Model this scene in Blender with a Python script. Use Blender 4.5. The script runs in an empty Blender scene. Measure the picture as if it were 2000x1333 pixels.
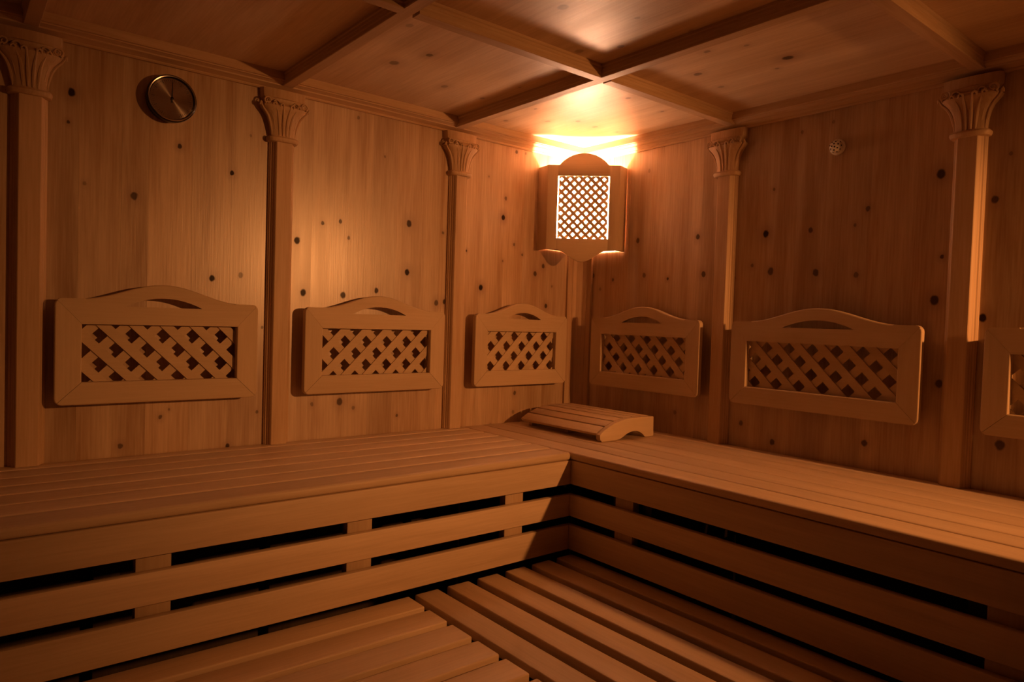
import bpy, bmesh, math, random
from mathutils import Vector, Matrix
random.seed(7)
S = bpy.context.scene
COL = S.collection
# ---------------------------------------------------------------- camera
CAM = Vector((-2.3502, -2.3848, 0.4553))
yaw, pitch, roll, FPX = 0.8866, -0.0310, 0.0317, 1360.24
cd = bpy.data.cameras.new('camera'); co = bpy.data.objects.new('camera', cd); COL.objects.link(co)
Fv = Vector((math.cos(yaw)*math.cos(pitch), math.sin(yaw)*math.cos(pitch), math.sin(pitch)))
Rv = Fv.cross(Vector((0, 0, 1))).normalized(); Uv = Rv.cross(Fv)
R2 = Rv*math.cos(roll) + Uv*math.sin(roll); U2 = -Rv*math.sin(roll) + Uv*math.cos(roll)
M = Matrix((R2, U2, -Fv)).transposed().to_4x4(); M.translation = CAM
co.matrix_world = M
cd.sensor_width = 36; cd.lens = FPX*36/2000; cd.clip_start = .02
S.camera = co
# ---------------------------------------------------------------- world, lights, exposure
w = bpy.data.worlds.new('world'); S.world = w; w.use_nodes = True
w.node_tree.nodes['Background'].inputs[0].default_value = (0.5, 0.35, 0.25, 1)
w.node_tree.nodes['Background'].inputs[1].default_value = 0.0
LCOL = (1.0, .365, .098)
def lamp(name, typ, loc, target, energy, size, **k):
    d = bpy.data.lights.new(name, typ); d.energy = energy; d.color = k.get('color', LCOL)
    if typ == 'SPOT': d.shadow_soft_size = size; d.spot_size = math.radians(k['angle']); d.spot_blend = k['blend']
    elif typ == 'POINT': d.shadow_soft_size = size
    else: d.size = size
    o = bpy.data.objects.new(name, d); COL.objects.link(o); o.location = loc
    if target is not None:
        o.rotation_euler = (Vector(target)-Vector(loc)).to_track_quat('-Z', 'Y').to_euler()
    return o
# the sauna's second lamp, on the right wall behind the photographer
lamp('second_lamp', 'SPOT', (-.10, -3.2, .88), (-.95, 0, .02), 165, .03, angle=64, blend=1.0)
BULB = 2800; GLOW = 95.0
S.view_settings.view_transform = 'Standard'; S.view_settings.look = 'None'
S.view_settings.exposure = 0.0; S.view_settings.gamma = 1; S.view_settings.use_curve_mapping = False

# ---------------------------------------------------------------- materials
def ramp(nt, stops):
    r = nt.nodes.new('ShaderNodeValToRGB'); e = r.color_ramp.elements
    while len(e) < len(stops): e.new(.5)
    for el, (p, c) in zip(e, stops): el.position = p; el.color = (*c, 1)
    return r
def wood(name, axis, dark=(.45, .32, .215), light=(.66, .52, .385), knots=(), rough=.5, var=.22, grain=1.0, spec=.35):
    m = bpy.data.materials.new(name); m.use_nodes = True; nt = m.node_tree; N = nt.nodes.new; L = nt.links.new
    b = nt.nodes['Principled BSDF']
    tc = N('ShaderNodeTexCoord'); oi = N('ShaderNodeObjectInfo')
    off = N('ShaderNodeVectorMath'); off.operation = 'SCALE'; off.inputs[0].default_value = (3.1, 5.7, 4.3)
    mu = N('ShaderNodeMath'); mu.operation = 'MULTIPLY'; mu.inputs[1].default_value = 9
    L(oi.outputs['Random'], mu.inputs[0]); L(mu.outputs[0], off.inputs['Scale'])
    ad = N('ShaderNodeVectorMath'); L(tc.outputs['Object'], ad.inputs[0]); L(off.outputs[0], ad.inputs[1])
    def mapped(along, across):
        mp = N('ShaderNodeMapping'); s = [across]*3; s['xyz'.index(axis)] = along
        mp.inputs['Scale'].default_value = s; L(ad.outputs[0], mp.inputs[0]); return mp.outputs[0]
    n1 = N('ShaderNodeTexNoise'); L(mapped(.7, 9), n1.inputs['Vector']); n1.inputs['Scale'].default_value = 1.6
    n1.inputs['Detail'].default_value = 5; n1.inputs['Distortion'].default_value = .5
    n2 = N('ShaderNodeTexNoise'); L(mapped(2.5, 60), n2.inputs['Vector']); n2.inputs['Scale'].default_value = 3.0*grain
    n2.inputs['Detail'].default_value = 4
    mx = N('ShaderNodeMath'); mx.operation = 'MULTIPLY_ADD'; mx.inputs[1].default_value = .38
    L(n2.outputs[0], mx.inputs[0])
    m1 = N('ShaderNodeMath'); m1.operation = 'MULTIPLY'; m1.inputs[1].default_value = .62; L(n1.outputs[0], m1.inputs[0]); L(m1.outputs[0], mx.inputs[2])
    r = ramp(nt, [(.32, dark), (.66, light)]); L(mx.outputs[0], r.inputs[0])
    hs = N('ShaderNodeHueSaturation'); L(r.outputs[0], hs.inputs['Color']); hs.inputs['Saturation'].default_value = 1.28
    mr = N('ShaderNodeMapRange'); mr.inputs['To Min'].default_value = 1-var*.6; mr.inputs['To Max'].default_value = 1+var*.4
    L(oi.outputs['Random'], mr.inputs[0]); L(mr.outputs[0], hs.inputs['Value'])
    col = hs.outputs[0]
    if knots:
        nn = N('ShaderNodeTexNoise'); nn.inputs['Scale'].default_value = 70; nn.inputs['Detail'].default_value = 2
        L(tc.outputs['Object'], nn.inputs['Vector'])
        sc = N('ShaderNodeVectorMath'); sc.operation = 'SCALE'; sc.inputs['Scale'].default_value = .006; L(nn.outputs['Color'], sc.inputs[0])
        pp = N('ShaderNodeVectorMath'); pp.operation = 'ADD'; L(tc.outputs['Object'], pp.inputs[0]); L(sc.outputs[0], pp.inputs[1])
        sq = [1, 1, 1]; sq['xyz'.index(axis)] = .8
        ps = N('ShaderNodeVectorMath'); ps.operation = 'MULTIPLY'; ps.inputs[1].default_value = sq; L(pp.outputs[0], ps.inputs[0])
        prev = prev2 = None
        for (c, rad, deep) in knots:
            cc = [(c[i]+.003)*sq[i] for i in range(3)]
            d = N('ShaderNodeVectorMath'); d.operation = 'DISTANCE'; d.inputs[1].default_value = cc; L(ps.outputs[0], d.inputs[0])
            k = N('ShaderNodeMapRange'); k.interpolation_type = 'SMOOTHSTEP'
            k.inputs['From Min'].default_value = rad*.62; k.inputs['From Max'].default_value = rad*1.08
            k.inputs['To Min'].default_value = deep; k.inputs['To Max'].default_value = 0; L(d.outputs['Value'], k.inputs[0])
            h = N('ShaderNodeMapRange'); h.interpolation_type = 'SMOOTHSTEP'
            h.inputs['From Min'].default_value = rad*.6; h.inputs['From Max'].default_value = rad*3.6
            h.inputs['To Min'].default_value = .55*deep; h.inputs['To Max'].default_value = 0; L(d.outputs['Value'], h.inputs[0])
            if prev:
                a = N('ShaderNodeMath'); a.operation = 'MAXIMUM'; L(prev, a.inputs[0]); L(k.outputs[0], a.inputs[1]); prev = a.outputs[0]
                a = N('ShaderNodeMath'); a.operation = 'MAXIMUM'; L(prev2, a.inputs[0]); L(h.outputs[0], a.inputs[1]); prev2 = a.outputs[0]
            else: prev, prev2 = k.outputs[0], h.outputs[0]
        mk = N('ShaderNodeMix'); mk.data_type = 'RGBA'; L(prev2, mk.inputs[0]); L(col, mk.inputs[6]); mk.inputs[7].default_value = (.30, .17, .10, 1)
        col = mk.outputs[2]
        mk = N('ShaderNodeMix'); mk.data_type = 'RGBA'; L(prev, mk.inputs[0]); L(col, mk.inputs[6]); mk.inputs[7].default_value = (.035, .018, .012, 1)
        col = mk.outputs[2]
    L(col, b.inputs['Base Color']); b.inputs['Specular IOR Level'].default_value = spec
    rr = N('ShaderNodeMapRange'); rr.inputs['To Min'].default_value = rough-.10; rr.inputs['To Max'].default_value = rough+.10
    L(n1.outputs[0], rr.inputs[0]); L(rr.outputs[0], b.inputs['Roughness'])
    if knots:
        kr = N('ShaderNodeMapRange'); kr.inputs['To Min'].default_value = spec; kr.inputs['To Max'].default_value = .1; L(prev, kr.inputs[0]); L(kr.outputs[0], b.inputs['Specular IOR Level'])
    bp = N('ShaderNodeBump'); bp.inputs['Strength'].default_value = .12; bp.inputs['Distance'].default_value = .0015
    L(n2.outputs[0], bp.inputs['Height']); L(bp.outputs[0], b.inputs['Normal'])
    return m
def plain(name, col, rough=.5, metal=0, **k):
    m = bpy.data.materials.new(name); m.use_nodes = True; nt = m.node_tree; b = nt.nodes['Principled BSDF']
    n = nt.nodes.new('ShaderNodeTexNoise'); n.inputs['Scale'].default_value = k.get('scale', 60)
    r = ramp(nt, [(.3, tuple(c*.85 for c in col)), (.7, col)]); nt.links.new(n.outputs[0], r.inputs[0]); nt.links.new(r.outputs[0], b.inputs['Base Color'])
    b.inputs['Roughness'].default_value = rough; b.inputs['Metallic'].default_value = metal
    return m
def emit(name, col, st):
    m = bpy.data.materials.new(name); m.use_nodes = True; nt = m.node_tree; nt.nodes.clear()
    o = nt.nodes.new('ShaderNodeOutputMaterial'); e = nt.nodes.new('ShaderNodeEmission')
    e.inputs[0].default_value = (*col, 1); e.inputs[1].default_value = st; nt.links.new(e.outputs[0], o.inputs[0]); return m
MX = wood('bench_wood_x', 'x', (.54, .42, .305), (.70, .565, .43), var=.12)
MY = wood('bench_wood_y', 'y', (.54, .42, .305), (.70, .565, .43), var=.12)
MZ = wood('post_wood', 'z', (.45, .34, .24), (.57, .45, .33), var=.1)
FX = wood('frame_wood_x', 'x', (.51, .40, .285), (.60, .485, .36), var=.08, rough=.55)
FZ = wood('frame_wood_z', 'z', (.51, .40, .285), (.60, .485, .36), var=.08, rough=.55)
PZ = wood('pilaster_wood', 'z', (.45, .32, .215), (.63, .49, .36), var=.1)
PIX = wood('pine_trim_x', 'x', (.45, .32, .215), (.63, .49, .36), var=.1)
PIY = wood('pine_trim_y', 'y', (.45, .32, .215), (.63, .49, .36), var=.1)
DK = wood('underbench_shade_wood', 'z', (.05, .035, .025), (.08, .06, .04))  # shade under the upper benches put into the wood colour
FLOORM = plain('floor_tile', (.16, .11, .08), .6, scale=8)

# ---------------------------------------------------------------- helpers
def link(name, me, mat, parent=None, loc=None, rot=None):
    o = bpy.data.objects.new(name, me); COL.objects.link(o)
    if mat and not me.materials: me.materials.append(mat)
    if loc: o.location = loc
    if rot: o.rotation_euler = rot
    if parent: o.parent = parent
    return o
def empty(name, loc=(0, 0, 0), rz=0, label=None, cat=None, group=None, kind=None, parent=None):
    o = bpy.data.objects.new(name, None); COL.objects.link(o); o.location = loc; o.rotation_euler = (0, 0, rz); o.empty_display_size = .05
    if parent: o.parent = parent
    if label: o['label'] = label
    if cat: o['category'] = cat
    if group: o['group'] = group
    if kind: o['kind'] = kind
    return o
def fin(bm, name, smooth=False):
    bmesh.ops.recalc_face_normals(bm, faces=bm.faces)
    me = bpy.data.meshes.new(name); bm.to_mesh(me); bm.free()
    if smooth:
        for p in me.polygons: p.use_smooth = not (max(abs(c) for c in p.normal) > .9999 or len(p.vertices) > 4)
        try: me.set_sharp_from_angle(angle=math.radians(35))
        except Exception: pass
    return me
CACHE = {}
def box_me(d, bev=.003, mat=None, seg=2):
    key = (tuple(round(x, 4) for x in d), bev, mat.name if mat else '')
    if key not in CACHE:
        bm = bmesh.new(); bmesh.ops.create_cube(bm, size=1)
        bmesh.ops.scale(bm, vec=d, verts=bm.verts)
        if bev: bmesh.ops.bevel(bm, geom=bm.edges[:], offset=bev, segments=seg, affect='EDGES', profile=.5)
        me = fin(bm, 'box', True); me.materials.append(mat); CACHE[key] = me
    return CACHE[key]
def box(name, lo, hi, mat, parent=None, bev=.003, seg=2):
    d = [abs(hi[i]-lo[i]) for i in range(3)]; c = [(hi[i]+lo[i])/2 for i in range(3)]
    return link(name, box_me(d, bev, mat, seg), mat, parent, c)
def prism_bm(bm, poly, d0, d1, plane='xz'):
    """poly (u,v) extruded from d0 to d1 along the third axis"""
    def P(u, v, d):
        return {'xz': (u, d, v), 'yz': (d, u, v), 'xy': (u, v, d)}[plane]
    a = [bm.verts.new(P(u, v, d0)) for u, v in poly]; b = [bm.verts.new(P(u, v, d1)) for u, v in poly]
    n = len(poly); fs = [bm.faces.new(a), bm.faces.new(b[::-1])]
    for i in range(n): fs.append(bm.faces.new((a[i], a[(i+1) % n], b[(i+1) % n], b[i])))
    return a, b
def prism(name, poly, d0, d1, mat, parent=None, plane='xz', bev=0, smooth=False, loc=None, rim=False):
    bm = bmesh.new(); prism_bm(bm, poly, d0, d1, plane)
    if bev:
        bmesh.ops.recalc_face_normals(bm, faces=bm.faces)
        ed = [e for e in bm.edges if e.calc_face_angle(0) > math.radians(35)]
        if rim:
            def mitre(e): return any(abs(f.normal.x) > .3 and abs(f.normal.z) > .3 for f in e.link_faces) and e.calc_length() > .03
            ed = [e for e in ed if abs(e.verts[0].co.y-d0) < 1e-6 and abs(e.verts[1].co.y-d0) < 1e-6 and not mitre(e)]
        bmesh.ops.bevel(bm, geom=ed, offset=bev, segments=2, affect='EDGES', profile=.5)
    return link(name, fin(bm, name, (smooth or bev > 0) and not rim), mat, parent, loc)
def clip(poly, x0, x1, y0, y1):
    def cut(ps, f, inter):
        out = []
        for i in range(len(ps)):
            a, b = ps[i-1], ps[i]
            if f(b):
                if not f(a): out.append(inter(a, b))
                out.append(b)
            elif f(a): out.append(inter(a, b))
        return out
    def ix(v):
        return lambda a, b: (v, a[1]+(b[1]-a[1])*(v-a[0])/(b[0]-a[0]))
    def iy(v):
        return lambda a, b: (a[0]+(b[0]-a[0])*(v-a[1])/(b[1]-a[1]), v)
    for f, it in ((lambda p: p[0] >= x0, ix(x0)), (lambda p: p[0] <= x1, ix(x1)), (lambda p: p[1] >= y0, iy(y0)), (lambda p: p[1] <= y1, iy(y1))):
        if poly: poly = cut(poly, f, it)
    return poly
def lattice(parent, x0, x1, z0, z1, hx, hz, pitch, width, yf, th, first, mat1, mat2):
    """two crossed layers of slats at 45 degrees; (hx,hz) is the middle of one opening; first=+1: front slats rise to the right"""
    perp = pitch/math.sqrt(2)
    for layer, sgn in ((0, first), (1, -first)):
        y0 = yf + layer*th
        n = Vector((-sgn, 1)).normalized(); t = Vector((1, sgn)).normalized()
        base = n.dot(Vector((hx, hz)))
        for k in range(-60, 60):
            c = base + (k+.5)*perp
            o = n*c
            q = [o - t*9 - n*width/2, o + t*9 - n*width/2, o + t*9 + n*width/2, o - t*9 + n*width/2]
            p = clip([(a.x, a.y) for a in q], x0, x1, z0, z1)
            pts = []
            for a in p:
                if not pts or (Vector(a)-Vector(pts[-1])).length > 1e-5: pts.append(a)
            if len(pts) > 2 and (Vector(pts[0])-Vector(pts[-1])).length < 1e-5: pts.pop()
            if len(pts) < 3: continue
            area = abs(sum(pts[i-1][0]*pts[i][1]-pts[i][0]*pts[i-1][1] for i in range(len(pts))))/2
            if area < width*width*.1: continue
            prism('slat', pts, y0, y0+th*.96, mat1 if layer == 0 else mat2, parent)

# ---------------------------------------------------------------- room shell
ZF, ZC = -.90, 1.26
XL, YB = -3.4, -3.4
KL = {'A': [], 'B': [], 'C': []}; KR = {'D': [], 'E': [], 'F': []}; KC = []
def bpx(px, py, ax, val):
    d = Fv + R2*(px-1000)/FPX - U2*(py-666.5)/FPX
    t = (val-CAM[ax])/d[ax]; return CAM + d*t
# knots of the timber, measured on the photograph (wall position, radius in metres, depth of colour)
for s, lst in (('A', [(140,180,.011,1),(133,238,.005,.8),(351,286,.007,.9),(453,338,.008,1),(262,383,.011,.8),(414,544,.010,1),(470,538,.009,.55),(165,358,.006,.4),(235,872,.008,.7),(444,872,.008,.9),(313,815,.006,.7),(502,805,.006,.6),(512,640,.005,.6),(490,265,.005,.4),(330,800,.004,.5)]),
        ('B', [(580,470,.012,1),(592,572,.012,1),(630,436,.007,.8),(665,433,.008,.8),(681,465,.007,.7),(735,568,.010,.95),(670,577,.012,.95),(799,437,.013,.9),(795,532,.012,1),(663,785,.013,.8),(852,592,.011,.75),(868,590,.010,.9),(609,790,.007,.5),(775,812,.006,.7),(690,797,.007,.5),(865,455,.006,.6),(752,306,.005,.5),(700,230,.006,.5),(640,620,.005,.3)]),
        ('C', [(983,425,.011,1),(939,562,.012,1),(988,388,.008,.6),(911,490,.005,.8),(1061,520,.010,.8),(1045,535,.011,.8),(1066,598,.010,.85),(1005,768,.009,.7),(1009,297,.008,.7),(1004,478,.007,.6),(1020,498,.006,.6),(982,510,.005,.5),(955,345,.004,.5),(1027,300,.006,.5),(1002,805,.008,.4),(957,830,.005,.5),(1078,560,.005,.5)])):
    for (x, y, r, dp) in lst: p = bpx(x, y, 1, 0); KL[s].append(((p.x, 0, p.z), r, dp))
for s, lst in (('D', [(1246,470,.011,.75),(1363,463,.010,.8),(1258,538,.010,.7),(1374,536,.011,.85),(1197,547,.007,.7),(1304,545,.006,.9),(1159,539,.010,.5),(1318,806,.009,.5),(1268,334,.008,.4),(1172,565,.008,.4)]),
        ('E', [(1496,457,.013,1),(1583,450,.009,.8),(1505,530,.013,.8),(1593,533,.012,.8),(1672,537,.009,.6),(1825,587,.014,.9),(1834,750,.012,.8),(1840,502,.006,.8),(1469,519,.007,.6),(1433,543,.008,.7),(1447,827,.010,.7),(1508,864,.011,.8),(1688,866,.011,.8),(1838,340,.014,.9),(1695,408,.008,.7),(1512,370,.006,.6),(1670,440,.006,.6),(1628,238,.006,.4),(1567,258,.007,.5),(1400,619,.006,.6)]),
        ('F', [(1919,621,.012,1),(1943,390,.011,.8),(1953,870,.014,.8),(1975,300,.006,.5)])):
    for (x, y, r, dp) in lst: p = bpx(x, y, 0, 0); KR[s].append(((0, p.y, p.z), r, dp))
for (x, y, r, dp) in [(1539,113,.016,.85),(1363,145,.013,.6),(1381,101,.010,.5),(1408,170,.010,.4),(1293,218,.007,.5),(1227,192,.011,.6),(1129,237,.011,.55),(1162,248,.013,.5),(1458,89,.008,.4),(1212,91,.011,.5),(1131,100,.014,.4),(770,123,.017,.6),(839,108,.012,.7),(868,169,.013,.45),(942,192,.009,.5),(988,236,.010,.5),(1070,237,.012,.6),(1046,213,.006,.5),(1205,258,.006,.5),(800,50,.012,.3),(1518,134,.006,.5),(1015,171,.006,.4),(1245,35,.008,.3),(1100,14,.015,.5),(1350,60,.008,.3)]:
    p = bpx(x, y, 2, ZC); KC.append(((p.x, p.y, ZC), r, dp))
PD, PL = (.36, .24, .155), (.62, .49, .365)
def near(ks, a0, a1, ax): return [k for k in ks if a0-.05 <= k[0][ax] <= a1+.05]

wl = empty('wall_left', kind='structure'); wr = empty('wall_right', kind='structure')
def boards(parent, cuts, side, ks, tag):
    for i, (a, b) in enumerate(zip(cuts[:-1], cuts[1:])):
        lo, hi = min(a, b)+.0001, max(a, b)-.0001
        kk = near(ks, lo, hi, 0 if side == 'l' else 1)
        m = wood('pine_board_%s_%d' % (tag, i), 'z', PD, PL, kk, var=.26, rough=.34, spec=1.0)
        bm = bmesh.new(); bmesh.ops.create_cube(bm, size=1)
        if side == 'l': bmesh.ops.scale(bm, vec=(hi-lo, .024, ZC+.05-ZF), verts=bm.verts); bmesh.ops.translate(bm, vec=((lo+hi)/2, .012, (ZC+.05+ZF)/2), verts=bm.verts)
        else: bmesh.ops.scale(bm, vec=(.024, hi-lo, ZC+.05-ZF), verts=bm.verts); bmesh.ops.translate(bm, vec=(.012, (lo+hi)/2, (ZC+.05+ZF)/2), verts=bm.verts)
        link('board', fin(bm, 'board'), m, parent)
boards(wl, [-3.42, -3.2, -3.02, -2.85, -2.7, -2.52, -2.36, -2.18], 'l', [], 'o')
boards(wl, [-2.18, -2.05, -1.94, -1.866, -1.74, -1.62, -1.455], 'l', KL['A'], 'a')
boards(wl, [-1.455, -1.34, -1.20, -1.105, -1.0, -.89, -.80, -.73], 'l', KL['B'], 'b')
boards(wl, [-.73, -.60, -.47, -.36, -.22, -.10, 0], 'l', KL['C'], 'c')
boards(wr, [0, -.16, -.30, -.42, -.55, -.68, -.80], 'r', KR['D'], 'd')
boards(wr, [-.80, -.93, -1.08, -1.19, -1.34, -1.48, -1.63], 'r', KR['E'], 'e')
boards(wr, [-1.63, -1.80, -1.96, -2.14, -2.3], 'r', KR['F'], 'f')
boards(wr, [-2.3, -2.5, -2.7, -2.9, -3.1, -3.25, -3.42], 'r', [], 'g')
PWALL = wood('pine_wall_far', 'z', PD, PL)
for nm, lo, hi in (('wall_back', (XL-.03, YB-.03, ZF), (.03, YB, ZC+.05)), ('wall_side', (XL-.03, YB, ZF), (XL, .03, ZC+.05))):
    o = box(nm, lo, hi, PWALL, bev=0); o['kind'] = 'structure'
fl = box('floor', (XL, YB, ZF-.03), (.0, .0, ZF), FLOORM, bev=0); fl['kind'] = 'structure'

# ceiling: flat pine panels in cells between moulded beams
ce = empty('ceiling', (0, 0, 0), kind='structure')
bx = [0, -.738, -1.445, -2.165, -2.88, XL]; by = [0, -.815, -1.635, -2.45, YB]
for i in range(5):
    for j in range(4):
        x0, x1, y0, y1 = bx[i+1], bx[i], by[j+1], by[j]
        kk = [k for k in KC if x0-.05 < k[0][0] < x1+.05 and y0-.05 < k[0][1] < y1+.05]
        m = wood('pine_ceiling_%d_%d' % (i, j), 'y', (.55, .41, .285), (.80, .66, .51), kk, var=.10, rough=.42, spec=1.0)
        bm = bmesh.new(); bmesh.ops.create_cube(bm, size=1)
        bmesh.ops.scale(bm, vec=(x1-x0-.002, y1-y0-.002, .018), verts=bm.verts); bmesh.ops.translate(bm, vec=((x0+x1)/2, (y0+y1)/2, ZC+.009), verts=bm.verts)
        link('panel', fin(bm, 'panel'), m, ce)
box('backing_board', (XL, YB, ZC+.02), (.02, .02, ZC+.05), PWALL, ce, bev=0)
BPROF = [(-.032, ZC), (-.032, 1.253), (-.028, 1.250), (-.028, 1.243), (-.0265, 1.2415), (-.0265, 1.233), (-.024, 1.230), (-.024, 1.222), (-.022, 1.220),
         (.022, 1.220), (.024, 1.222), (.024, 1.230), (.0265, 1.233), (.0265, 1.2415), (.028, 1.243), (.028, 1.250), (.032, 1.253), (.032, ZC)]
BPROF = [(u*.76-.005, z) for u, z in BPROF]
for x in bx[1:-1]: prism('beam', [(x+u, z) for u, z in BPROF], YB, -.035, PIY, ce)
for j, y in enumerate(by[1:-1]):
    for i in range(5):
        prism('beam', [(y+u, z) for u, z in BPROF], bx[i+1]+(.022 if i < 4 else 0), bx[i]-(.022 if i else .035), PIX, ce, plane='yz')
CP = [(0, 1.205), (.010, 1.205), (.013, 1.209), (.013, 1.212), (.029, 1.219), (.033, 1.220), (.034, 1.224), (.044, 1.228), (.050, 1.229), (.051, 1.232), (.058, 1.233), (.058, 1.2598), (0, 1.2598)]
def cornice(name, side):
    bm = bmesh.new()
    A, B = [], []
    for d, z in CP:
        if side == 'l': A.append(bm.verts.new((XL, -d, z))); B.append(bm.verts.new((-d, -d, z)))
        else: A.append(bm.verts.new((-d, YB, z))); B.append(bm.verts.new((-d, -d, z)))
    n = len(CP); bm.faces.new(A); bm.faces.new(B[::-1])
    for i in range(n): bm.faces.new((A[i], A[(i+1) % n], B[(i+1) % n], B[i]))
    o = link(name, fin(bm, name), PIX if side == 'l' else PIY); o['kind'] = 'structure'
cornice('trim_1', 'l'); cornice('trim_2', 'r')
# corner post where the two panelled walls meet
prism('trim_3', [(-.0005, -.0005), (-.088, -.0005), (-.088, -.012), (-.066, -.014), (-.062, -.012), (-.058, -.016), (-.040, -.020), (-.020, -.040), (-.016, -.058), (-.012, -.062), (-.014, -.066), (-.012, -.086), (-.0005, -.086)], 0.0005, 1.205, PZ, plane='xy')['kind'] = 'structure'

# ---------------------------------------------------------------- pilasters with carved capitals
SH = [(-.043, 0), (-.043, .007), (-.040, .010), (-.0395, .013), (-.036, .015), (-.034, .021), (-.032, .023), (-.030, .029), (-.027, .034), (-.025, .0355),
      (.025, .0355), (.027, .034), (.030, .029), (.032, .023), (.034, .021), (.036, .015), (.0395, .013), (.040, .010), (.043, .007), (.043, 0)]
bm = bmesh.new(); prism_bm(bm, [(u, -d-.0003) for u, d in SH], .0005, 1.035, 'xy'); SHAFT = fin(bm, 'shaft'); SHAFT.materials.append(PZ)
def tube(bm, pts, rads, n=7):
    rings = []
    for i, p in enumerate(pts):
        p = Vector(p); t = (Vector(pts[min(i+1, len(pts)-1)])-Vector(pts[max(i-1, 0)])).normalized()
        a = t.cross(Vector((0, 1, 0))).normalized() if abs(t.y) < .9 else t.cross(Vector((1, 0, 0))).normalized(); b = t.cross(a)
        rings.append([bm.verts.new(p + (a*math.cos(2*math.pi*k/n)+b*math.sin(2*math.pi*k/n))*rads[i]) for k in range(n)])
    for r0, r1 in zip(rings[:-1], rings[1:]):
        for k in range(n): bm.faces.new((r0[k], r0[(k+1) % n], r1[(k+1) % n], r1[k]))
    bm.faces.new(rings[0][::-1]); bm.faces.new(rings[-1])
def capital_mesh():
    bm = bmesh.new()
    prof = [(1.030, .046, .044), (1.032, .050, .050), (1.038, .053, .054), (1.044, .053, .054), (1.049, .049, .049), (1.050, .041, .040), (1.062, .041, .040),
            (1.085, .044, .042), (1.105, .049, .046), (1.120, .056, .051), (1.132, .066, .057), (1.140, .074, .062), (1.147, .077, .064), (1.153, .074, .060),
            (1.157, .064, .052), (1.161, .061, .050), (1.166, .066, .054), (1.172, .071, .054), (1.177, .075, .046), (1.206, .077, .044)]
    prof = [(z, a, d*.80) for z, a, d in prof]
    rings = []
    for z, wd, d in prof:
        cs = [(-wd, 0), (-wd, d*.45), (-wd*.93, d*.75), (-wd*.72, d*.95), (-wd*.3, d), (0, d*1.03), (wd*.3, d), (wd*.72, d*.95), (wd*.93, d*.75), (wd, d*.45), (wd, 0)]
        rings.append([bm.verts.new((u, -v-.0003, z)) for u, v in cs])
    n = 11
    for a, b in zip(rings[:-1], rings[1:]):
        for k in range(n): bm.faces.new((a[k], a[(k+1) % n], b[(k+1) % n], b[k]))
    bm.faces.new(rings[0][::-1]); bm.faces.new(rings[-1])
    # carved leaf ribs fanning upward, each curling at its tip
    def W(z):
        for (z0, w0, d0), (z1, w1, d1) in zip(prof[5:], prof[6:]):
            if z0 <= z <= z1:
                t = (z-z0)/(z1-z0+1e-9); return w0+(w1-w0)*t, d0+(d1-d0)*t
        return prof[-1][1:]
    for f in (-.95, -.7, -.42, -.14, .14, .42, .7, .95):
        pts, rr = [], []
        for i in range(9):
            t = i/8; z = 1.052+t*.096; wd, d = W(z)
            u = f*wd*(1.0+.10*t); dd = d*(1.0-.42*max(0, abs(f)-.3)/.7)
            pts.append((u, -dd-.0010, z)); rr.append(.0030+.0026*math.sin(math.pi*min(1, t*1.15))*(1 if i < 8 else .6))
        sg = 1 if f > 0 else -1
        x, y, z = pts[-1]
        for ang in (40, 90, 150, 210):
            a = math.radians(ang)
            pts.append((x+sg*(.006 if abs(f) < .9 else .002)*(1-math.cos(a)), y-.004*math.sin(a), z+.007*math.sin(a)*1.0)); rr.append(.0042-.0005*ang/60)
        tube(bm, pts, rr)
    for sg in (-1, 1):   # volutes under the abacus
        for k in range(2):
            pts = []; rr = []
            for i in range(16):
                a = math.radians(-60+i*34); r = .013*(1-i/19)
                pts.append((sg*(.062-.030*k + r*math.cos(a)), -.0445, 1.160-.004*k + r*math.sin(a))); rr.append(.0034*(1-i/26))
            tube(bm, pts, rr, 6)
    me = fin(bm, 'capital', True); me.materials.append(PZ); return me
CAPM = capital_mesh()
def pilaster(parent, loc, rz):
    o = link('pilaster', SHAFT, PZ, parent, loc, (0, 0, rz))
    link('capital', CAPM, PZ, o)
for x in (-1.457, -.722, -2.17, -2.88): pilaster(wl, (x, 0, 0), 0)
for y in (-.800, -1.622, -2.45): pilaster(wr, (0, y, 0), -math.pi/2)

# ---------------------------------------------------------------- upper benches
ub_r = empty('corner_bench', (-.33, -1.7, ZF), label='long upper slatted bench along the right wall, running into the corner under the lamp', cat='bench', group='upper benches')
ub_l = empty('wall_bench', (-2.0, -.33, ZF), label='upper slatted bench against the left wall, butting into the other upper bench', cat='bench', group='upper benches')
def inbench(parent, f, *a, **k):
    o = f(*a, **k); o.location = Vector(o.location)-parent.location; o.parent = parent; return o
edges = [(-.66, -.5570), (-.5530, -.4590), (-.4550, -.3590), (-.3550, -.2620), (-.2580, -.1650), (-.1610, -.0670), (-.0630, -.001)]
for i, (a, b) in enumerate(edges):
    inbench(ub_r, box, 'slat', (a, YB+.01, -.0262), (b, -.002 if True else 0, -.0002), MY, bev=.009 if i == 0 else .0055, seg=4 if i == 0 else 3)
for i, (a, b) in enumerate(edges):
    inbench(ub_l, box, 'slat', (XL+.01, a, -.0262), (-.6625, b, -.0002), MX, bev=.009 if i == 0 else .0055, seg=4 if i == 0 else 3)
for (z0, z1) in ((-.1114, -.0275), (-.2233, -.1472), (-.34, -.2534)):
    inbench(ub_r, box, 'front_board', (-.6595, YB+.01, z0), (-.637, -.637, z1), MY, bev=.0035)
    inbench(ub_l, box, 'front_board', (XL+.01, -.6595, z0), (-.6605, -.637, z1), MX, bev=.0035)
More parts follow.
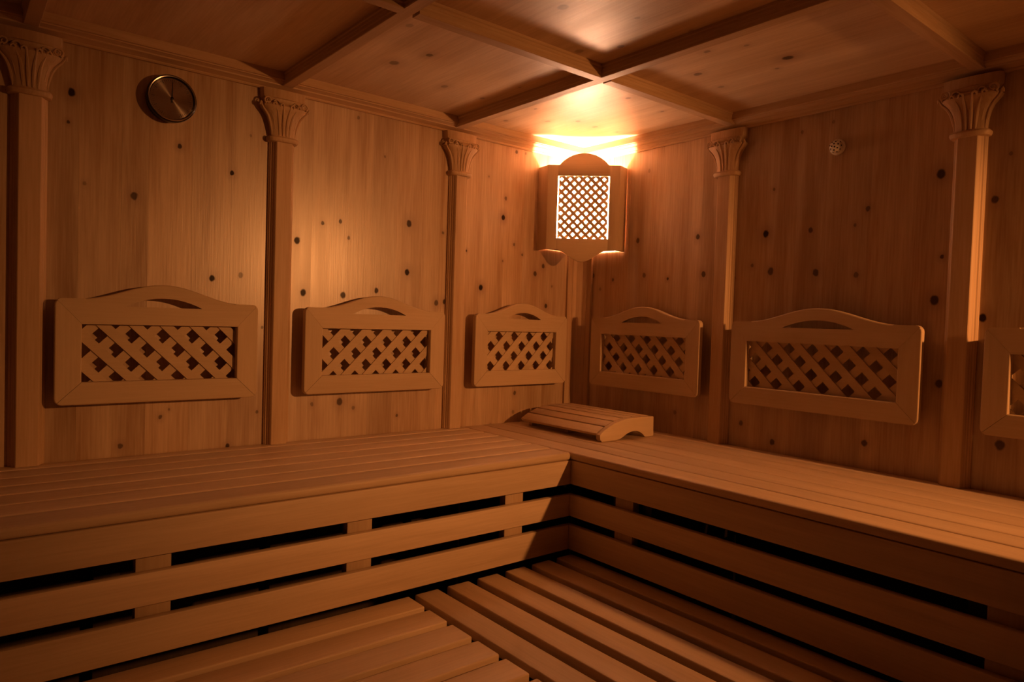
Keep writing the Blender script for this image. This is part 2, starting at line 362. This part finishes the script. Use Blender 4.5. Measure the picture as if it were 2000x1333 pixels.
for x in (-.892, -1.449, -1.972, -2.5, -3.0):
    inbench(ub_l, box, 'batten', (x-.038, -.635, -.335), (x+.038, -.605, -.0275), MZ, bev=.002)
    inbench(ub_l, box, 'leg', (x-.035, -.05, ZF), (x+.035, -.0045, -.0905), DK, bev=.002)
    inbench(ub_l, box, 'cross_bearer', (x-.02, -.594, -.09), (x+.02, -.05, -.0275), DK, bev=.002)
for y in (-.885, -1.94, -2.5, -3.1):
    inbench(ub_r, box, 'batten', (-.635, y-.038, -.335), (-.605, y+.038, -.0275), MZ, bev=.002)
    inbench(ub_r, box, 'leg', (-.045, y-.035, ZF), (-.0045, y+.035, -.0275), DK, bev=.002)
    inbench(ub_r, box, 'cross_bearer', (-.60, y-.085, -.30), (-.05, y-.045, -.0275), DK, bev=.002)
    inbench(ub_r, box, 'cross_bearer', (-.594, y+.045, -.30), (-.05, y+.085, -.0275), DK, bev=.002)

inbench(ub_l, box, 'shade_panel', (XL+.01, -.004, ZF+.01), (-.67, -.001, -.03), DK, bev=0)  # added dark sheets, coloured as the black shade seen through the bench gaps
inbench(ub_r, box, 'shade_panel', (-.004, YB+.01, ZF+.01), (-.001, -.006, -.03), DK, bev=0)
inbench(ub_r, box, 'shade_panel', (-.66, -.004, ZF+.01), (-.006, -.001, -.03), DK, bev=0)
# ---------------------------------------------------------------- lower benches
lb_r = empty('step_bench', (-.96, -2, ZF), label='lower slatted bench in front of the right-hand upper bench, slats parallel to the right wall', cat='bench', group='lower benches')
lb_l = empty('step_bench', (-2.3, -.98, ZF), label='lower slatted bench in front of the left-hand upper bench, slats parallel to the left wall', cat='bench', group='lower benches')
for i in range(6):
    a = -1.278 + i*.1128; wdt = .081
    inbench(lb_r, box, 'slat', (a, YB+.01, -.388), (a+wdt if i < 5 else -.640, -.656, -.360), MY, bev=.0045, seg=3)
    a = -.745 - i*.1135
    inbench(lb_l, box, 'slat', (XL+.01, a, -.388), (-1.298, a+.089, -.360), MX, bev=.0045, seg=3)
for y in (-.78, -1.5, -2.2, -2.9):
    inbench(lb_r, box, 'cross_bearer', (-1.26, y-.02, -.44), (-.68, y+.02, -.389), MX, bev=.002)
    inbench(lb_r, box, 'leg', (-1.26, y-.035, ZF), (-1.215, y+.035, -.4405), MZ, bev=.002)
    inbench(lb_r, box, 'leg', (-.72, y-.035, ZF), (-.68, y+.035, -.4405), MZ, bev=.002)
for x in (-1.36, -1.95, -2.6, -3.2):
    inbench(lb_l, box, 'cross_bearer', (x-.02, -1.30, -.44), (x+.02, -.68, -.389), MY, bev=.002)
    inbench(lb_l, box, 'leg', (x-.035, -1.30, ZF), (x+.035, -1.255, -.4405), MZ, bev=.002)
    inbench(lb_l, box, 'leg', (x-.035, -.72, ZF), (x+.035, -.68, -.4405), MZ, bev=.002)

# ---------------------------------------------------------------- backrests
def backrest(side, c, W, label, hx, hz, first, pitch=.0855, hump=.050):
    """local frame: x to the right, -y out of the wall, z up; lower edge at z=.170"""
    z0 = .170; H = .306; zt = z0+H
    root = empty('backrest', (c, 0, 0) if side == 'l' else (0, c, 0), 0 if side == 'l' else -math.pi/2, label, 'backrest', 'trellis backrests on the sauna walls')
    h = W/2; so = .066; ox0, ox1 = -h+so, h-so; oz0, oz1 = z0+.065, z0+.233
    yf, yb = -.060, -.040
    def top(u):
        t = u/(h*.80)
        return zt + (hump*(.5+.5*math.cos(math.pi*t)) if abs(t) < 1 else 0)
    r = .019
    def corner(cx, cz, a0):   # quarter circle
        return [(cx+r*math.cos(math.radians(a0+d)), cz+r*math.sin(math.radians(a0+d))) for d in (0, 22, 45, 68, 90)]
    g = .0004; k = r*(1-math.cos(math.pi/4))
    tl = corner(-h+r, zt-r, 90); tr = corner(h-r, zt-r, 0); bl = corner(-h+r, z0+r, 180); br = corner(h-r, z0+r, 270)
    # top rail: outline from the left mitre over the hump to the right mitre, handle slot cut out as two halves
    n = 28
    over = [(-h+r + (2*h-2*r)*i/n, top(-h+r+(2*h-2*r)*i/n)) for i in range(n+1)]
    sw = W*.19; sb, sp = z0+.287, z0+.287+.028
    slot = [(-sw + 2*sw*i/14, sb + (sp-sb)*(1-(abs(-1+2*i/14))**2.0)) for i in range(15)]
    # strips between outer curve and lower edge, split at the slot
    bm = bmesh.new()
    def col(u, a, b):   # vertical cut
        return u, a, b
    # upper outline as function, lower outline = opening edge or mitre
    us = sorted(set([round(-h+k, 5), round(h-k, 5), round(-h+r*.6, 5), round(h-r*.6, 5), round(ox0, 5), round(ox1, 5)] + [round(p[0], 5) for p in over] + [round(p[0], 5) for p in slot]))
    def upz(u):
        if u < -h+r: dx = -h+r-u; return zt-r+math.sqrt(max(0, r*r-dx*dx))
        if u > h-r: dx = u-(h-r); return zt-r+math.sqrt(max(0, r*r-dx*dx))
        return top(u)
    def loz(u):
        if u < ox0: t = (u+h-k)/(so-k); return zt-k + (oz1-zt+k)*t
        if u > ox1: t = (h-u-k)/(so-k); return zt-k + (oz1-zt+k)*t
        return oz1
    def slz(u):
        return sb + (sp-sb)*(1-(abs(u)/sw)**2) if abs(u) < sw else None
    V = {}
    def vt(u, z, y):
        kk = (round(u, 5), round(z, 5), y)
        if kk not in V: V[kk] = bm.verts.new((u, y, z))
        return V[kk]
    def face(pts):
        q = []
        for p in pts:
            if p not in q: q.append(p)
        if len(q) > 2:
            try: bm.faces.new(q)
            except ValueError: pass
    bands = {0: [], 1: []}
    for a, b in zip(us[:-1], us[1:]):
        inslot = abs(a) <= sw+1e-6 and abs(b) <= sw+1e-6
        segs = []
        if inslot:
            sa = sb+(sp-sb)*(1-(abs(a)/sw)**2); sbb = sb+(sp-sb)*(1-(abs(b)/sw)**2)
            segs = [((loz(a), sb), (loz(b), sb)), ((sa, upz(a)), (sbb, upz(b)))]
            for y0_, y1_ in ((yf, yb),):
                face([vt(a, sb, yf), vt(b, sb, yf), vt(b, sb, yb), vt(a, sb, yb)])
                if True: face([vt(a, sa, yf), vt(a, sa, yb), vt(b, sbb, yb), vt(b, sbb, yf)])
        else: segs = [((loz(a), upz(a)), (loz(b), upz(b)))]
        for (la, ha), (lb, hb) in segs:
            for y in (yf, yb):
                q = [vt(a, la, y), vt(b, lb, y)]
                if not inslot and abs(b+sw) < 1e-4: q.append(vt(b, sb, y))
                q += [vt(b, hb, y), vt(a, ha, y)]
                if not inslot and abs(a-sw) < 1e-4: q.append(vt(a, sb, y))
                face(q)
        # outer edge and inner edge
        face([vt(a, upz(a), yf), vt(b, upz(b), yf), vt(b, upz(b), yb), vt(a, upz(a), yb)])
        face([vt(a, loz(a), yf), vt(a, loz(a), yb), vt(b, loz(b), yb), vt(b, loz(b), yf)])
    for u in (us[0], us[-1]):
        face([vt(u, loz(u), yf), vt(u, upz(u), yf), vt(u, upz(u), yb), vt(u, loz(u), yb)])
    bmesh.ops.remove_doubles(bm, verts=bm.verts, dist=1e-5)
    bmesh.ops.recalc_face_normals(bm, faces=bm.faces)
    ed = [e for e in bm.edges if len(e.link_faces) == 2 and e.calc_face_angle(0) > math.radians(60) and abs(e.verts[0].co.y-e.verts[1].co.y) < 1e-6 and e.verts[0].co.y < -.05 and max(v.co.z for v in e.verts) > sb+.02 or (len(e.link_faces) == 2 and False)]
    ed = [e for e in ed if min(upz(v.co.x)-v.co.z for v in e.verts) < 1e-4]
    bmesh.ops.bevel(bm, geom=ed, offset=.004, segments=2, affect='EDGES', profile=.5)
    link('top_rail', fin(bm, 'top_rail'), FX, root)
    m = .0006
    prism('bottom_rail', [(ox0+m, oz0), (ox1-m, oz0)] + [(h-k-m, z0+k)] + [p for p in br[:3][::-1]][1:] + [(-h+r, z0), (-h+.62*r, z0+.077*r), (-h+k+m, z0+k)], yf, yb, FX, root, bev=.003, rim=True)
    prism('stile', [(ox0, oz0+m), (ox0, oz1-m), (-h+k, zt-k-m), (-h+.077*r, zt-.62*r), (-h, zt-r), (-h, z0+r), (-h+.077*r, z0+.62*r), (-h+k, z0+k+m)], yf, yb, FZ, root, bev=.003, rim=True)
    prism('stile', [(ox1, oz0+m), (h-k, z0+k+m), (h-.077*r, z0+.62*r), (h, z0+r), (h, zt-r), (h-.077*r, zt-.62*r), (h-k, zt-k-m), (ox1, oz1-m)], yf, yb, FZ, root, bev=.003, rim=True)
    lattice(root, ox0-.008, ox1+.008, oz0-.008, oz1+.008, ox0+hx, oz1-hz, pitch, .0275, -.0395, .0045, first, FX, FX)
    for s in (-1, 1): box('wall_batten', (s*(h-.045)-.012, -.0395, z0+.03), (s*(h-.045)+.012, -.0005, zt-.02), FZ, root, bev=.001)
    return root
backrest('l', -1.827, .567, 'wide trellis backrest below the round gauge, leftmost in the photo', .046, .034, -1)
backrest('l', -1.091, .580, 'trellis backrest between the two carved pilasters of the left wall', .0945-.0855, .047, 1)
backrest('l', -.390, .520, 'smallest trellis backrest, on the left wall nearest the corner lamp', .075, .020, 1)
backrest('r', -.440, .592, 'trellis backrest on the right wall just above the wooden headrest', .073, .013, -1)
backrest('r', -1.206, .658, 'wide trellis backrest on the right wall below the small temperature sensor', .068, .020, -1)
backrest('r', -2.028, .660, 'trellis backrest at the right edge of the photo, half cut off', .060, .020, -1)

# ---------------------------------------------------------------- corner lamp
cl = empty('corner_lamp', (0, 0, .77), -math.pi/4, 'lit wooden corner lamp with an arched top and fine trellis front', 'lamp')
def L_(o): o.location.z -= .77; return o
cu, hw = .005, .157
zb, ztp = .772, 1.141; oL, oR, oB, oT = cu-.109, cu+.109, .820, 1.094
yF, yB2 = -.262, -.247
def arc(n=18):
    return [(cu+.113, ztp)] + [(cu + .107*math.cos(math.pi*i/n), ztp + math.sqrt(.1359**2-(.107*math.cos(math.pi*i/n))**2) - .0838) for i in range(n+1)] + [(cu-.113, ztp)]
L_(prism('top_rail', [(oL-.004, oT), (oR+.004, oT)] + arc(), yF, yB2, FX, cl, bev=.0002))
og = []
for i in range(21):
    t = -1+2*i/20; og.append((cu+.113*t, zb - .050*(.5+.5*math.cos(math.pi*t))**.85 - .004*(1-abs(t))))
L_(prism('bottom_rail', [(oR+.004, oB), (oL-.004, oB)] + og, yF, yB2, FX, cl, bev=.0002))
L_(prism('stile', [(cu-hw, zb), (oL-.004, zb), (oL-.004, oT+.0005), (oL-.004, ztp), (cu-hw, ztp)], yF, yB2, FZ, cl, bev=.0002))
L_(prism('stile', [(oR+.004, zb), (cu+hw, zb), (cu+hw, ztp), (oR+.004, ztp)], yF, yB2, FZ, cl, bev=.0002))
for s in (-1, 1):
    a = (cu+s*hw, yF); b = (s*.197-.001, -.1995); a2 = (cu+s*(hw-.008), yB2); b2 = (s*.187-.001, -.191)
    L_(prism('side_panel', [a, b, b2, a2], zb, ztp, FZ, cl, plane='xy', bev=.0006))
L_(prism('bottom_plate', [(-.184, -.1910), (-.15, -.2440), (.158, -.2440), (.176, -.205), (.167, -.180), (.0, -.012), (-.004, -.012)], .780, .790, FX, cl, plane='xy'))
g = .0004
lt = empty('trellis', (0, 0, 0), parent=cl)
lattice(lt, oL+g, oR-g, oB+g, oT-g, oL+.012, oT-.014, .0372, .0138, -.2555, .0030, -1, FX, FX)
for c in lt.children: c.location.z -= .77
# opal pane: lets the bulb shimmer through and glows itself
om = bpy.data.materials.new('opal_glass'); om.use_nodes = True; nt = om.node_tree; nt.nodes.clear()
o_ = nt.nodes.new('ShaderNodeOutputMaterial'); e_ = nt.nodes.new('ShaderNodeEmission'); t_ = nt.nodes.new('ShaderNodeBsdfTransparent'); mx_ = nt.nodes.new('ShaderNodeMixShader')
e_.inputs[0].default_value = (1, .56, .32, 1); e_.inputs[1].default_value = GLOW; mx_.inputs[0].default_value = .4
t_.inputs[0].default_value = (1, .95, .9, 1)
nt.links.new(t_.outputs[0], mx_.inputs[1]); nt.links.new(e_.outputs[0], mx_.inputs[2]); nt.links.new(mx_.outputs[0], o_.inputs[0])
L_(prism('glass_pane', [(oL-.003, oB-.003), (oR+.003, oB-.003), (oR+.003, oT+.003), (oL-.003, oT+.003)], -.2458, -.2440, om, cl))
BULBM = emit('bulb_glow', (1, .54, .34), BULB)
bm = bmesh.new()
prof = [(0, .945), (.014, .941), (.024, .932), (.030, .918), (.030, .904), (.025, .890), (.017, .876), (.014, .866)]
vs = [[bm.verts.new((-.009+r*math.cos(2*math.pi*k/16), -.13+r*math.sin(2*math.pi*k/16), z)) for k in range(16)] if r else [bm.verts.new((-.009, -.13, z))] for r, z in prof]
for k in range(16): bm.faces.new((vs[0][0], vs[1][k], vs[1][(k+1) % 16]))
for a, b in zip(vs[1:-1], vs[2:]):
    for k in range(16): bm.faces.new((a[k], a[(k+1) % 16], b[(k+1) % 16], b[k]))
bm.faces.new(vs[-1])
L_(link('bulb', fin(bm, 'bulb', True), BULBM, cl))
CER = plain('ceramic', (.88, .85, .78), .4)
L_(prism('bulb_socket', [(-.009+.016*math.cos(2*math.pi*k/16), -.13+.016*math.sin(2*math.pi*k/16)) for k in range(16)], .791, .865, CER, cl, plane='xy'))

# ---------------------------------------------------------------- headrest
hr = empty('headrest', (-.26, -.34, 0), label='curved slatted wooden headrest lying on the bench in the corner', cat='headrest')
def HR(o): o.location = Vector(o.location)-hr.location; return o
tp = [(-.414, .0005), (-.424, .010), (-.426, .028), (-.405, .043), (-.376, .056), (-.345, .067), (-.314, .075), (-.280, .080), (-.245, .082), (-.18, .082), (-.117, .080), (-.115, .078), (-.113, .0005)]
un = [(-.165, .0005), (-.178, .012), (-.196, .022), (-.216, .028), (-.236, .029), (-.256, .026), (-.276, .020), (-.296, .010), (-.315, .003), (-.345, .0005)]
side = tp + un
for y in (-.570, -.345, -.122):
    HR(prism('side_cheek', side if y < -.5 else [(max(-.378, a), max(.0005, b-.0005)) for a, b in [(u*.998-.0005, z-.012 if z > .02 and i < len(tp) else z) for i, (u, z) in enumerate(side)]], y, y+.022, FX, hr, bev=.0012))
def at(s):   # point and normal on the top curve
    P = [Vector((u, z)) for u, z in tp[2:11]]; ln = [0]
    for a, b in zip(P[:-1], P[1:]): ln.append(ln[-1]+(b-a).length)
    s *= ln[-1]
    for i in range(len(P)-1):
        if ln[i+1] >= s or i == len(P)-2:
            t = (s-ln[i])/(ln[i+1]-ln[i]); return P[i].lerp(P[i+1], t), (P[i+1]-P[i]).normalized()
for i in range(6):
    p0, _ = at(i/6+.012); p1, _ = at((i+1)/6-.012); t = (p1-p0).normalized(); n = Vector((-t.y, t.x))
    q = [p0+n*.001, p1+n*.001, p1-n*.011, p0-n*.011]
    HR(prism('slat', [(v.x, v.y) for v in q], -.5475, -.100, MY, hr, bev=.0015))

# ---------------------------------------------------------------- round gauge
BR = bpy.data.materials.new('brushed_dial'); BR.use_nodes = True; nt = BR.node_tree; b = nt.nodes['Principled BSDF']
tg = nt.nodes.new('ShaderNodeTangent'); tg.direction_type = 'RADIAL'; tg.axis = 'Y'
b.inputs['Base Color'].default_value = (.42, .37, .32, 1); b.inputs['Metallic'].default_value = 1; b.inputs['Roughness'].default_value = .15
b.inputs['Anisotropic'].default_value = .92; b.inputs['Anisotropic Rotation'].default_value = .25; nt.links.new(tg.outputs[0], b.inputs['Tangent'])
BLK = plain('black_metal', (.015, .013, .012), .28, .6); CHR = plain('steel', (.45, .42, .38), .22, 1)
gg = empty('round_gauge', (-1.812, 0, 1.100), label='round metal dial gauge with a dark rim, high on the left wall', cat='gauge')
def lathe_y(name, prof, mat, parent, n=48, smooth=True, caps=True):
    bm = bmesh.new(); R = []
    for r, y in prof: R.append([bm.verts.new((r*math.cos(2*math.pi*k/n), y, r*math.sin(2*math.pi*k/n))) for k in range(n)] if r > 1e-6 else [bm.verts.new((0, y, 0))])
    for a, b in zip(R[:-1], R[1:]):
        for k in range(n):
            if len(a) == 1 and len(b) == 1: continue
            if len(a) == 1: bm.faces.new((a[0], b[k], b[(k+1) % n]))
            elif len(b) == 1: bm.faces.new((a[k], a[(k+1) % n], b[0]))
            else: bm.faces.new((a[k], a[(k+1) % n], b[(k+1) % n], b[k]))
    return link(name, fin(bm, name, smooth), mat, parent)
lathe_y('case', [(0, -.0005), (.066, -.0005), (.068, -.004), (.070, -.028), (.072, -.034), (.0705, -.040), (.067, -.043), (.0635, -.042), (.0625, -.034), (0, -.034)], BLK, gg)
lathe_y('dial', [(0, -.0345), (.0615, -.0345), (.0615, -.0355), (0, -.0355)], BR, gg)
lathe_y('rim', [(.0690, -.0385), (.0685, -.0420), (.0665, -.0440), (.0645, -.0435), (.0640, -.0420)], CHR, gg)
INK = plain('dial_ink', (.01, .008, .007), .6)
bm = bmesh.new()
for k in range(60):
    a = 2*math.pi*k/60
    if 250 < math.degrees(a) < 290: continue
    r0 = .048 if k % 5 == 0 else .052; wdt = .0007 if k % 5 == 0 else .0004
    c, s_ = math.cos(a), math.sin(a)
    p = [Vector((r0*c-wdt*s_, 0, r0*s_+wdt*c)), Vector((.057*c-wdt*s_, 0, .057*s_+wdt*c)), Vector((.057*c+wdt*s_, 0, .057*s_-wdt*c)), Vector((r0*c+wdt*s_, 0, r0*s_-wdt*c))]
    lo = [bm.verts.new((v.x, -.0356, v.z)) for v in p]; hi = [bm.verts.new((v.x, -.0359, v.z)) for v in p]
    bm.faces.new(hi); 
    for i in range(4): bm.faces.new((lo[i], lo[(i+1) % 4], hi[(i+1) % 4], hi[i]))
link('scale_marks', fin(bm, 'scale_marks'), INK, gg)
ha = math.radians(88)
prism('pointer', [(-.0022*math.sin(ha)-.012*math.cos(ha), .0022*math.cos(ha)-.012*math.sin(ha)), (-.0004*math.sin(ha)+.050*math.cos(ha), .0004*math.cos(ha)+.050*math.sin(ha)),
     (.0004*math.sin(ha)+.050*math.cos(ha), -.0004*math.cos(ha)+.050*math.sin(ha)), (.0022*math.sin(ha)-.012*math.cos(ha), -.0022*math.cos(ha)-.012*math.sin(ha))], -.0380, -.0372, INK, gg)
lathe_y('hub', [(0, -.0356), (.0045, -.0356), (.0045, -.0395), (.003, -.0405), (0, -.0408)], BLK, gg, 20)
GL = bpy.data.materials.new('clear_glass'); GL.use_nodes = True; nt = GL.node_tree; nt.nodes.clear()
o_ = nt.nodes.new('ShaderNodeOutputMaterial'); t_ = nt.nodes.new('ShaderNodeBsdfTransparent'); g_ = nt.nodes.new('ShaderNodeBsdfGlossy'); f_ = nt.nodes.new('ShaderNodeFresnel'); m_ = nt.nodes.new('ShaderNodeMixShader')
g_.inputs['Roughness'].default_value = .02; f_.inputs[0].default_value = 1.5
for a, b_ in ((f_.outputs[0], m_.inputs[0]), (t_.outputs[0], m_.inputs[1]), (g_.outputs[0], m_.inputs[2]), (m_.outputs[0], o_.inputs[0])): nt.links.new(a, b_)
lathe_y('glass', [(0, -.0450), (.030, -.0444), (.052, -.0430), (.0638, -.0415)], GL, gg)

# ---------------------------------------------------------------- temperature sensor
sn = empty('temperature_sensor', (0, -1.222, 1.075), -math.pi/2, 'small pale round sensor cap with holes, on the right wall', 'sensor')
lathe_y('base', [(0, -.0005), (.027, -.0005), (.027, -.005), (.024, -.008), (.022, -.009), (0, -.009)], CER, sn, 28)
dm = lathe_y('perforated_cap', [(.0215, -.009), (.0215, -.016), (.0195, -.022), (.016, -.027), (.0115, -.0305), (.006, -.0325), (0, -.033)], CER, sn, 28)
for ring, (r, y, n) in enumerate(((.0205, -.0195, 10), (.0145, -.0288, 7), (.006, -.0328, 3))):
    for k in range(n):
        a = 2*math.pi*(k+.3*ring)/n
        bm = bmesh.new(); nv = Vector((math.cos(a)*r, (y+.010)*.8, math.sin(a)*r)).normalized()
        bmesh.ops.create_circle(bm, cap_ends=True, segments=10, radius=.0026 if ring else .0023)
        q = nv.to_track_quat('Z', 'Y').to_matrix().to_4x4(); bmesh.ops.transform(bm, matrix=q, verts=bm.verts)
        bmesh.ops.translate(bm, vec=Vector((math.cos(a)*r, y, math.sin(a)*r))+nv*.0006, verts=bm.verts)
        ex = bmesh.ops.extrude_face_region(bm, geom=bm.faces[:]); bmesh.ops.translate(bm, vec=-nv*.0015, verts=[v for v in ex['geom'] if isinstance(v, bmesh.types.BMVert)])
        link('hole', fin(bm, 'hole'), BLK, sn)
